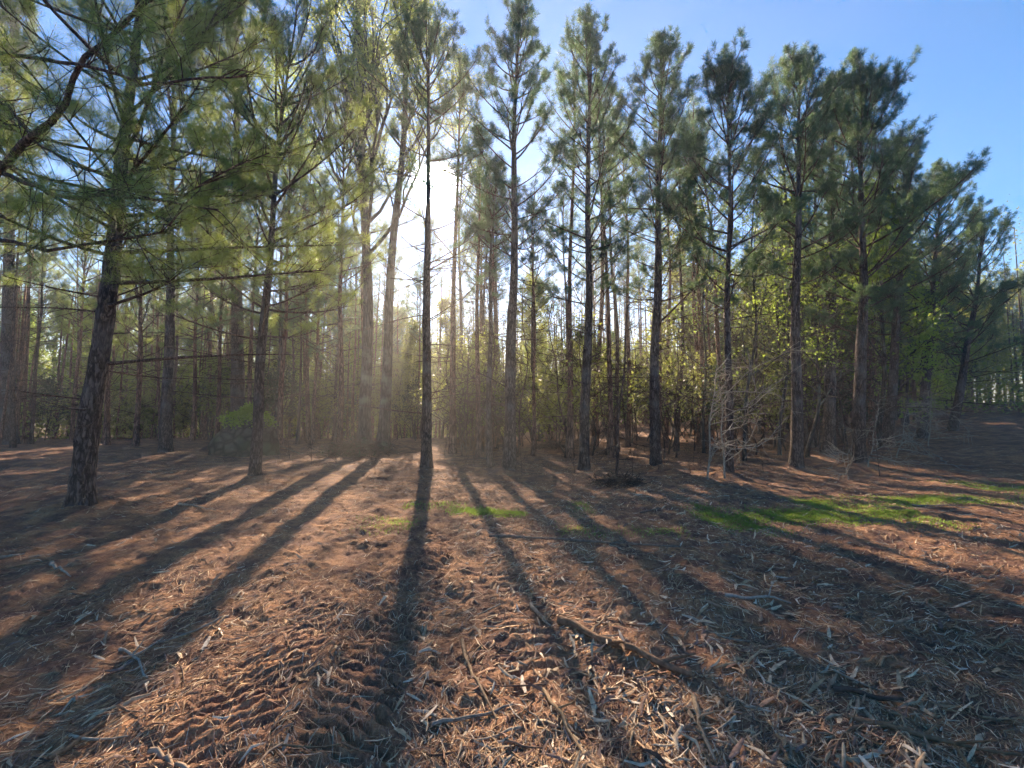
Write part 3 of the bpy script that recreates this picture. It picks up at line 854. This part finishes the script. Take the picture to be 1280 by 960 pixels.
def distant_trunks():
    r = np.random.default_rng(6); tb = MB(); n = 420
    a = r.uniform(R(-58), R(40), n); d = r.uniform(36, 60, n); x, y = np.sin(a) * d, np.cos(a) * d; h = r.uniform(9, 14, n); g = ground_h(x, y)
    foot = np.stack([x, y, g - .3], 1); top = np.stack([x + r.normal(size=n) * .4, y, g + h], 1)
    many_twigs(tb, foot, top, r.uniform(.06, .13, n), .03, bend=r.normal(size=(n, 3)) * .08)
    k = r.integers(n, size=2600); t = r.uniform(.1, .9, (2600, 1)); p = foot[k] * (1 - t) + top[k] * t
    e = norm(r.normal(size=(2600, 3)) * np.array([1, 1, .35])) * r.uniform(.4, 1.6, (2600, 1))
    many_twigs(tb, p, p + e, .02, .008, straight=True)
    tag(link('distant_trunks', tb.mesh('distant_trunks', M['barkred'])), 'thin brown trunks crowded together deep in the wood', 'woods', None, 'stuff')
distant_trunks()
# ------------------------------------------------------------ ground sheet
def build_ground():
    fa = np.radians(np.linspace(-60, 60, 500)); ba = np.radians(np.linspace(60, 300, 60)[1:-1])
    ang = np.concatenate([fa, ba]); na = len(ang)
    rr = np.concatenate([np.geomspace(1.4, 11, 400), np.geomspace(11, 60, 90)[1:], np.geomspace(60, 600, 24)[1:]])
    A, Q = np.meshgrid(ang, rr)
    X, Y = np.sin(A) * Q, np.cos(A) * Q
    Z = ground_h(X, Y)
    nr = len(rr)
    V = np.stack([X, Y, Z], -1).reshape(-1, 3)
    V = np.vstack([V, [[0, 0, gz(0, 0)]]])
    i = np.arange(nr - 1)[:, None] * na; j = np.arange(na)[None]; k = (j + 1) % na
    F = np.stack([i + j, i + na + j, i + na + k, i + k], -1).reshape(-1, 4)
    mb = MB(); mb.add(V, F)
    c = len(V) - 1; j = np.arange(na)
    mb.f3.append(np.stack([np.full(na, c), j, (j + 1) % na], 1)); mb.c3.append(np.zeros((na, 3), np.float32))
    me = mb.mesh('ground', M['ground'], smooth_=True)
    b = me.attributes.new('bare', 'FLOAT', 'POINT')
    b.data.foreach_set('value', (track_mask(V[:, 0], V[:, 1]) * .85 * np.clip(.55 + 1.5 * fbm(V[:, 0] * 2, V[:, 1] * 2, 91, 2), 0, 1)).astype(np.float32))
    o = link('ground', me); o['kind'] = 'structure'
    return o
build_ground()

# ------------------------------------------------------------ litter: shredded wood, straw, twigs
def lay(rng, x, y, L, w, th, tilt, yaw, bend=.15, lift=0.0):
    """Flat bent splinters lying on the ground, following it; two box segments each."""
    n = len(x); d = np.stack([np.cos(yaw), np.sin(yaw)], 1)
    side = np.stack([-d[:, 1], d[:, 0]], 1)
    bd = rng.normal(size=n) * bend
    off = np.array([-.5, 0, .5])
    C = []
    for k, o in enumerate(off):
        cx = x + d[:, 0] * L * o + side[:, 0] * L * bd * (1 - abs(o) * 2)
        cy = y + d[:, 1] * L * o + side[:, 1] * L * bd * (1 - abs(o) * 2)
        cz = ground_h(cx, cy) + th * .4 + lift + np.clip(tilt * L * o + .5 * np.abs(tilt) * L, 0, .25)
        C.append(np.stack([cx, cy, cz], 1))
    s3 = np.concatenate([side, np.zeros((n, 1))], 1)
    roll = rng.normal(size=n) * .5
    s3 = s3 * np.cos(roll)[:, None]; s3[:, 2] = np.sin(roll)
    up = np.array([0, 0, 1.0])
    return C, s3, up

def splinters(mb, rng, x, y, L, w, th, tilt, yaw, colr, bend=.15, point=.35, lift=0.0, thin=False):
    C, s3, up = lay(rng, x, y, L, w, th, tilt, yaw, bend, lift); n = len(x)
    if thin:                            # straw: one folded blade, two faces
        V = []
        for k, f in enumerate((point, 1.0, point)):
            hw = (w * f / 2)[:, None] * s3; V += [C[k] - hw, C[k] + hw]
        F = (np.arange(n)[:, None, None] * 6 + np.array([[0, 1, 3, 2], [2, 3, 5, 4]])[None]).reshape(-1, 4)
        mb.add(np.stack(V, 1).reshape(-1, 3), F, np.repeat(colr, 2, 0)); return
    V = []
    for k, f in enumerate((point, 1.0, point)):
        hw = (w * f / 2)[:, None] * s3; t = (th * .5)[:, None] * up * (0.6 if k != 1 else 1)
        V += [C[k] - hw, C[k] + t, C[k] + hw]
    V = np.stack(V, 1)
    f = [[0, 1, 4, 3], [1, 2, 5, 4], [3, 4, 7, 6], [4, 5, 8, 7]]
    F = (np.arange(n)[:, None, None] * 9 + np.array(f)[None]).reshape(-1, 4)
    mb.add(V.reshape(-1, 3), F, np.repeat(colr, 4, 0))

def scatter(rng, n, r0, r1, power=1.0, a=64):
    an = np.radians(rng.uniform(-a, a, n)); q = r0 * (r1 / r0) ** (rng.random(n) ** power)
    return np.sin(an) * q, np.cos(an) * q, q

PAL = np.array([[.42, .27, .155], [.50, .37, .24], [.25, .14, .095], [.18, .12, .095], [.52, .42, .31], [.34, .20, .125], [.13, .08, .06]])
def colours(rng, n, w=None):
    c = PAL[rng.choice(len(PAL), n, p=w)] * 1.25
    return c * rng.uniform(.65, 1.25, (n, 1))

def litter():
    r = np.random.default_rng(31)
    # pine straw
    mb = MB()
    n = 165000; x, y, q = scatter(r, n, 1.0, 24, .95)
    dn = fbm(x * .9, y * .9, 44, 3) + .15 * np.clip(x / 3, -1, 1)
    keep = (r.random(n) < np.clip(.55 + 1.3 * dn, .10, 1)) & (r.random(n) > track_mask(x, y) * .85)
    x, y, q = x[keep], y[keep], q[keep]; n = len(x)
    yaw = r.uniform(0, math.pi, n) * .6 + 3.0 * fbm(x * .5, y * .5, 47, 2) + .4
    splinters(mb, r, x, y, r.uniform(.04, .17, n), .0022 + .0013 * q ** .7 + r.random(n) * .0015, np.full(n, .004), r.normal(size=n) * .12, yaw,
              colours(r, n, [.26, .14, .18, .10, .04, .20, .08]), bend=.2, point=.3, thin=True)
    o = link('pine_straw', mb.mesh('pine_straw', M['litter'], tint=True))
    tag(o, 'brown pine straw strewn over the clearing floor', 'pine straw', None, 'stuff')
    # chips and splinters
    mb = MB()
    n = 60000; x, y, q = scatter(r, n, 1.0, 17, .9)
    dn = fbm(x * .7 + 9, y * .7, 45, 3)
    side = smooth(-1.2, 1.8, x) * .75 + .25
    keep = (r.random(n) < np.clip(.6 + 1.3 * dn, .06, 1) * side) & (r.random(n) > track_mask(x, y) * .95)
    x, y, q = x[keep], y[keep], q[keep]; n = len(x)
    L = .025 + .14 * r.random(n) ** 3.0
    yaw = r.uniform(0, math.pi, n) * .8 + 2.0 * fbm(x * .4, y * .4, 48, 2) - .2
    splinters(mb, r, x, y, L, L * r.uniform(.06, .20, n) + .003, .006 + .008 * r.random(n), r.normal(size=n) * .18, yaw,
              colours(r, n, [.24, .24, .13, .10, .13, .13, .03]), bend=.10, point=.45)
    o = link('wood_chips', mb.mesh('wood_chips', M['litter'], tint=True))
    tag(o, 'shredded wood chips left by mulching, thickest at lower right', 'wood chips', None, 'stuff')
litter()

# single sticks and split branches
STK = 'broken sticks lying in the mulch'
def stick(px0, py0, px1, py1, r0, label, tone=(.34, .25, .17), kinks=5, forks=0, seed=1, lift=.01, name='stick', r1=None):
    rg = np.random.default_rng(seed)
    a = np.array(on_ground(px0, py0)); b = np.array(on_ground(px1, py1))
    n = kinks + 4; t = np.linspace(0, 1, n)
    P = a[None] * (1 - t[:, None]) + b[None] * t[:, None]
    L = np.linalg.norm(b - a); perp = np.array([-(b - a)[1], (b - a)[0]]) / max(L, 1e-6)
    P = P + perp * (np.cumsum(rg.normal(size=n)) * L * .015)[:, None]
    z = ground_h(P[:, 0], P[:, 1]); z = np.maximum(z, np.linspace(z[0], z[-1], n) - .01) + r0 * .6 + lift
    P3 = np.column_stack([P, z]) - np.array([a[0], a[1], z[0]])
    mb = MB(); c = np.array(tone) * .72
    rr = np.linspace(r0, r0 * .45 if r1 is None else r1, n) * rg.uniform(.8, 1.15, n)
    tube(mb, P3, rr, 7, rough=.16, seed=seed, c=c)
    ends = []
    for k in range(forks):
        p = along(P3, rg.uniform(.2, .9)); an = math.atan2((b - a)[1], (b - a)[0]) + rg.choice([-1, 1]) * rg.uniform(.4, 1)
        l2 = L * rg.uniform(.12, .3); e = p + np.array([math.cos(an) * l2, math.sin(an) * l2, rg.uniform(.0, .12)])
        tube(mb, [p, (p + e) / 2 + rg.normal(size=3) * .01, e], [r0 * .5, r0 * .35, r0 * .15], 5, c=c * 1.05)
    o = link(name, mb.mesh(name, M['litter'], tint=True, smooth_=True))
    o.location = (a[0], a[1], z[0])
    tag(o, label, 'stick' if name == 'stick' else 'branch', STK)
    return o
stick(700, 782, 865, 852, .035, 'long split branch lying diagonally in the mulch, thickest of all', (.27, .17, .11), seed=2, forks=3, name='fallen_branch')
stick(662, 758, 692, 786, .020, 'short pale split piece just above the long diagonal branch', (.50, .37, .25), seed=3)
stick(612, 672, 850, 688, .018, 'long thin straight pole lying across beyond the tracks', (.30, .22, .17), seed=4, name='fallen_branch')
stick(906, 748, 988, 752, .016, 'pale bleached stick lying level right of centre', (.50, .42, .34), seed=5, forks=1)
stick(902, 718, 940, 728, .012, 'small curved pale stick above the level bleached one', (.50, .40, .30), seed=6)
stick(1040, 868, 1128, 876, .022, 'dark rounded stick lying level at lower right', (.16, .10, .075), seed=7)
stick(870, 880, 905, 950, .018, 'forked pale branch pointing down at the bottom right of centre', (.42, .31, .21), seed=8, forks=3, name='fallen_branch')
stick(680, 870, 732, 950, .014, 'slim tan stick pointing toward the viewer at the bottom', (.40, .27, .16), seed=9, forks=1)
stick(580, 800, 622, 905, .012, 'thin straight stick right of the trunk shadow near the bottom', (.33, .23, .15), seed=10)
stick(188, 938, 240, 968, .016, 'pale curved root lying across the lower left wheel track', (.50, .36, .25), seed=11)
stick(150, 808, 182, 846, .012, 'bleached forked twig in the shade at lower left', (.50, .43, .35), seed=12, forks=3)
stick(62, 712, 84, 726, .016, 'stubby pale chunk of split wood in the left shade', (.42, .38, .32), seed=13)
stick(0, 700, 30, 694, .018, 'pale stick end at the left edge of the clearing', (.48, .40, .32), seed=14)
stick(225, 633, 272, 640, .02, 'short pale stick on the sunlit straw right of the thick leaning pine', (.50, .37, .26), seed=15)
stick(60, 950, 135, 905, .014, 'thin brown stick in the lower left corner', (.32, .20, .12), seed=16, forks=1)
stick(740, 806, 760, 756, .010, 'small upright-looking twig beside the long diagonal branch', (.35, .25, .17), seed=17, forks=1)
stick(1060, 905, 1280, 955, .016, 'long reddish stick reaching out of the lower right corner', (.33, .19, .11), seed=18, forks=2, name='fallen_branch')
stick(1140, 632, 1215, 640, .015, 'thin grey stick beyond the right end of the grass', (.36, .31, .26), seed=19)
stick(800, 640, 860, 634, .012, 'dark thin stick just left of the grass strip', (.20, .15, .12), seed=20)
stick(285, 770, 200, 800, .012, 'straight dull stick lying in the big shadow at left', (.40, .33, .26), seed=21)
stick(540, 908, 640, 884, .013, 'grey stick crossing the trunk shadow at the bottom', (.36, .30, .24), seed=22, forks=1)
stick(1165, 570, 1215, 590, .02, 'dead grey branch on the slope at the right', (.40, .35, .30), seed=23, forks=2, name='fallen_branch')
rs = np.random.default_rng(88)
cand = []
for i in range(70):
    px, py = rs.uniform(560, 1270), 640 + 310 * rs.random() ** .6
    if i % 4 == 0: px = rs.uniform(10, 540)
    ln = (py - 520) * rs.uniform(.08, .25); an = rs.uniform(0, math.pi)
    tone = PAL[rs.choice([0, 1, 4, 5, 3])] * rs.uniform(.8, 1.1)
    side = ['below the thick leaning pine', 'left of the wheel tracks', 'on the wheel tracks', 'right of the trunk shadow', 'near the long diagonal branch', 'right of the level bleached stick', 'toward the right edge'][min(6, int(px // 183))]
    side = ('close by, ' if py > 830 else ('midway, ' if py > 720 else 'far off, ')) + side
    stick(px, py, px + ln * math.cos(an), py + ln * math.sin(an) * .35, rs.uniform(.004, .009), 'loose broken stick in the mulch ' + side, tuple(tone), seed=100 + i, kinks=1, forks=int(rs.random() < .3))

# ------------------------------------------------------------ grass
def grass(name, ells, n, label, seed, hgt=.035):
    r = np.random.default_rng(seed); X, Y = [], []
    for (px0, px1, py, dy, w) in ells:
        m = int(n * w)
        px = r.uniform(px0, px1, m); pyy = py + dy * np.clip(r.normal(size=m) * .5, -1.3, 1.3)
        d = np.array([on_ground(a, b) for a, b in zip(np.linspace(px0, px1, 40), np.full(40, py))])
        gy0 = np.array([on_ground((px0 + px1) / 2, py - dy)[1], on_ground((px0 + px1) / 2, py + dy)[1]])
        t = (px - px0) / (px1 - px0) * 39; i = np.clip(t.astype(int), 0, 38); f = t - i
        cx = d[i, 0] * (1 - f) + d[i + 1, 0] * f; cy = d[i, 1] * (1 - f) + d[i + 1, 1] * f
        X.append(cx + r.normal(size=m) * .05); Y.append(cy + (gy0[0] - gy0[1]) * .5 * np.clip(r.normal(size=m) * .55, -1.4, 1.4))
    x = np.concatenate(X); y = np.concatenate(Y)
    k = fbm(x * 1.3, y * 1.3, 61, 3) + r.normal(size=len(x)) * .3 > .06; x, y = x[k], y[k]
    z = ground_h(x, y); m = len(x)
    P = np.stack([x, y, z - .005], 1); a = r.random(m) * 6.28; h = hgt * r.uniform(.5, 1.4, m)
    s = np.stack([np.cos(a), np.sin(a), 0 * a], 1) * .0045
    ln = r.normal(size=(m, 3)) * .35 * h[:, None]; ln[:, 2] = h
    V = np.stack([P - s, P + s, P + ln], 1).reshape(-1, 3)
    mb = MB(); mb.add(V, np.arange(m)[:, None] * 3 + np.array([[0, 1, 2]]))
    tag(link(name, mb.mesh(name, M['grassm'])), label, 'grass', None, 'stuff')
grass('grass', [(885, 1150, 645, 12, .55), (1000, 1330, 628, 6, .40), (880, 960, 652, 12, .17)], 75000, 'bright green strip of short grass at the right of the clearing', 3)
grass('grass', [(1225, 1330, 612, 10, 1)], 12000, 'patch of lit grass on the slope at the right edge', 6)
grass('grass', [(588, 655, 641, 4, .65), (560, 600, 640, 3, .1), (715, 735, 636, 5, .12), (505, 585, 634, 5, .13)], 9000, 'small glowing tufts of grass in the middle of the clearing', 4)
grass('grass', [(700, 850, 664, 9, .7), (440, 520, 655, 10, .3)], 5000, 'thin sparse grass beyond the wheel tracks', 5)

# ------------------------------------------------------------ boulder with greenery, mound, brush, snags
def boulder():
    x, y = on_ground(308, 566); root = empty('boulder', (x, y, gz(x, y)))
    r = np.random.default_rng(3)
    nu, nv = 34, 20; u = np.arange(nu) / nu * 2 * math.pi; v = np.linspace(-.35, math.pi / 2, nv)
    U, W = np.meshgrid(u, v); d = np.stack([np.cos(U) * np.cos(W), np.sin(U) * np.cos(W), np.sin(W)], -1)
    k = 1 + .38 * fbm(d[..., 0] * 1.6 + d[..., 2] * 2.3, d[..., 1] * 1.9 + 5 - d[..., 2], 8, 5)
    k = k * (1 - .10 * np.abs(d[..., 0] - .3 * d[..., 2]))
    s = FPX / y
    V = d * k[..., None] * np.array([42 / s, 30 / s, 50 / s])
    i = np.arange(nv - 1)[:, None] * nu; j = np.arange(nu)[None]; q = (j + 1) % nu
    mb = MB(); mb.add(V.reshape(-1, 3), np.stack([i + j, i + q, i + nu + q, i + nu + j], -1).reshape(-1, 4))
    link('rock', mb.mesh('rock', M['rock'], smooth_=True), root)
    lf = MB(); top = V.reshape(-1, 3); top = top[top[:, 2] > 33 / s]
    pts = top[r.integers(len(top), size=900)] + r.normal(size=(900, 3)) * .07 + np.array([0, 0, .05])
    leaves(lf, r, pts, .055, .06, 5)
    link('ivy', lf.mesh('ivy', M['ivy']), root)['kind'] = 'stuff'
    tag(root, 'rounded mossy boulder with bright green creeper on top, behind the left bank', 'boulder')
boulder()
stick(288, 550, 350, 568, .05, 'curved pale log leaning in front of the mossy boulder', (.34, .27, .22), seed=31, name='fallen_branch')

def brush(px, py, rad, h, n, label, seed, matn='twig', name='brush_pile', leafn=0):
    x, y = on_ground(px, py); root = empty(name, (x, y, gz(x, y))); r = np.random.default_rng(seed)
    a = r.random(n) * 6.28; q = rad * np.sqrt(r.random(n)) ; c = np.stack([np.cos(a) * q, np.sin(a) * q, 0 * a], 1)
    c[:, 2] = r.random(n) * h * (1 - q / rad) ** .7
    b = r.random(n) * 6.28; e = r.normal(size=n) * .35; L = r.uniform(.1, .45, n) * rad * 1.2
    d = np.stack([np.cos(b) * np.cos(e), np.sin(b) * np.cos(e), np.sin(e)], 1) * L[:, None]
    mb = MB(); many_twigs(mb, c - d, c + d, r.uniform(.004, .014, n), .003, bend=r.normal(size=(n, 3)) * .03)
    k = link('twigs', mb.mesh('twigs', M[matn]), root); k['kind'] = 'stuff'
    if leafn:
        lf = MB(); leaves(lf, r, c[r.integers(n, size=leafn)], .05, .12, 3)
        link('leaves', lf.mesh('leaves', M['cedar']), root)['kind'] = 'stuff'
    tag(root, label, 'brush pile')
brush(448, 566, 1.5, .7, 700, 'low heap of dark brush on the mound at the foot of the twin trunks', 1, leafn=300)
brush(772, 606, .55, .28, 260, 'small tangle of grey twigs at the foot of the leaning dead stem', 2)
brush(690, 560, .9, .4, 260, 'loose brown brush behind the row between two tall pines', 3)

def snag(px, py, H, seed, label, lean=(0, 0), r0=.035, mat_='dead', spread=.35, nl=12, arch=None):
    r = np.random.default_rng(seed); root = empty('dead_tree')
    P = trunk_path(r, H, lean, .07, 16); P[0, 2] = -.1
    tb = MB(); tube(tb, P, np.linspace(r0, r0 * .25, 16), 7, rough=.12, seed=seed)
    link('trunk', tb.mesh('trunk', M[mat_], smooth_=True), root)
    for k in range(nl):
        z = .1 + .85 * (k + r.random()) / nl; an = r.random() * 6.28
        if arch is not None: an = arch + r.normal() * .7
        e = r.uniform(-.1, .6); dd = np.array([math.cos(an) * math.cos(e), math.sin(an) * math.cos(e), math.sin(e)])
        L = H * spread * r.uniform(.5, 1.2); Q = [along(P, z)]
        for _ in range(7): dd = norm(dd + r.normal(size=3) * .22 - np.array([0, 0, .03])); Q.append(Q[-1] + dd * L / 7)
        lm = MB(); Q = np.array(Q); tube(lm, Q, np.linspace(.014, .004, 8), 5, cap=False)
        m = 12; s = r.uniform(.2, 1, m); p0 = np.array([along(Q, q) for q in s]); d2 = norm(dd + r.normal(size=(m, 3)) * .8)
        many_twigs(lm, p0, p0 + d2 * r.uniform(.15, .55, (m, 1)), .007, .003, bend=r.normal(size=(m, 3)) * .03)
        link('branch', lm.mesh('branch', M[mat_], smooth_=True), root)
    place(root, px, py, label, 'dead tree')
snag(884, 600, 2.9, 61, 'bleached bare stem, left one of the close pair of snags', (.35, 0), .026, spread=.45, nl=14, arch=.2)
snag(906, 600, 2.3, 62, 'bleached bare snag with long white branches reaching right', (-.1, 0), .026, arch=.05, spread=1.25, nl=9)
snag(770, 600, 4.4, 63, 'thin dark dead stem standing in the grey twig tangle', (.3, 0), .045, 'barkthin', .28, 12)
snag(1085, 586, 1.6, 64, 'low bare bush just right of the broad end pine', (.3, 0), .018, 'dead', .8, 10, arch=.2)
snag(1120, 572, 1.9, 65, 'pale bare bush with arching twigs on the slope edge', (.5, 0), .02, 'dead', .8, 12, arch=.1)
snag(1160, 558, 2.2, 66, 'tall pale bare bush where the slope meets the wood', (.2, 0), .02, 'dead', .7, 12)
snag(1060, 600, .8, 67, 'tiny leafless seedling standing in the lit straw before the end pine', (.1, 0), .008, 'dead', .5, 5)

# ------------------------------------------------------------ air
def haze():
    v = [(-650, -650, -4), (650, -650, -4), (650, 650, -4), (-650, 650, -4), (-650, -650, 34), (650, -650, 34), (650, 650, 34), (-650, 650, 34)]
    f = [(0, 3, 2, 1), (4, 5, 6, 7), (0, 1, 5, 4), (1, 2, 6, 5), (2, 3, 7, 6), (3, 0, 4, 7)]
    mb = MB(); mb.add(v, f)
    m, n, l = mat('hazy air'); out = n.new('ShaderNodeOutputMaterial'); pv = n.new('ShaderNodeVolumePrincipled')
    pv.inputs['Color'].default_value = (1.0, .95, .91, 1); pv.inputs['Density'].default_value = .0024
    pv.inputs['Anisotropy'].default_value = .5
    l.new(pv.outputs[0], out.inputs['Volume'])
    o = link('haze', mb.mesh('haze', m)); o['kind'] = 'stuff'
    tag(o, 'thin sunlit haze hanging among the trees', 'haze')
HAZE = True
if HAZE: haze()
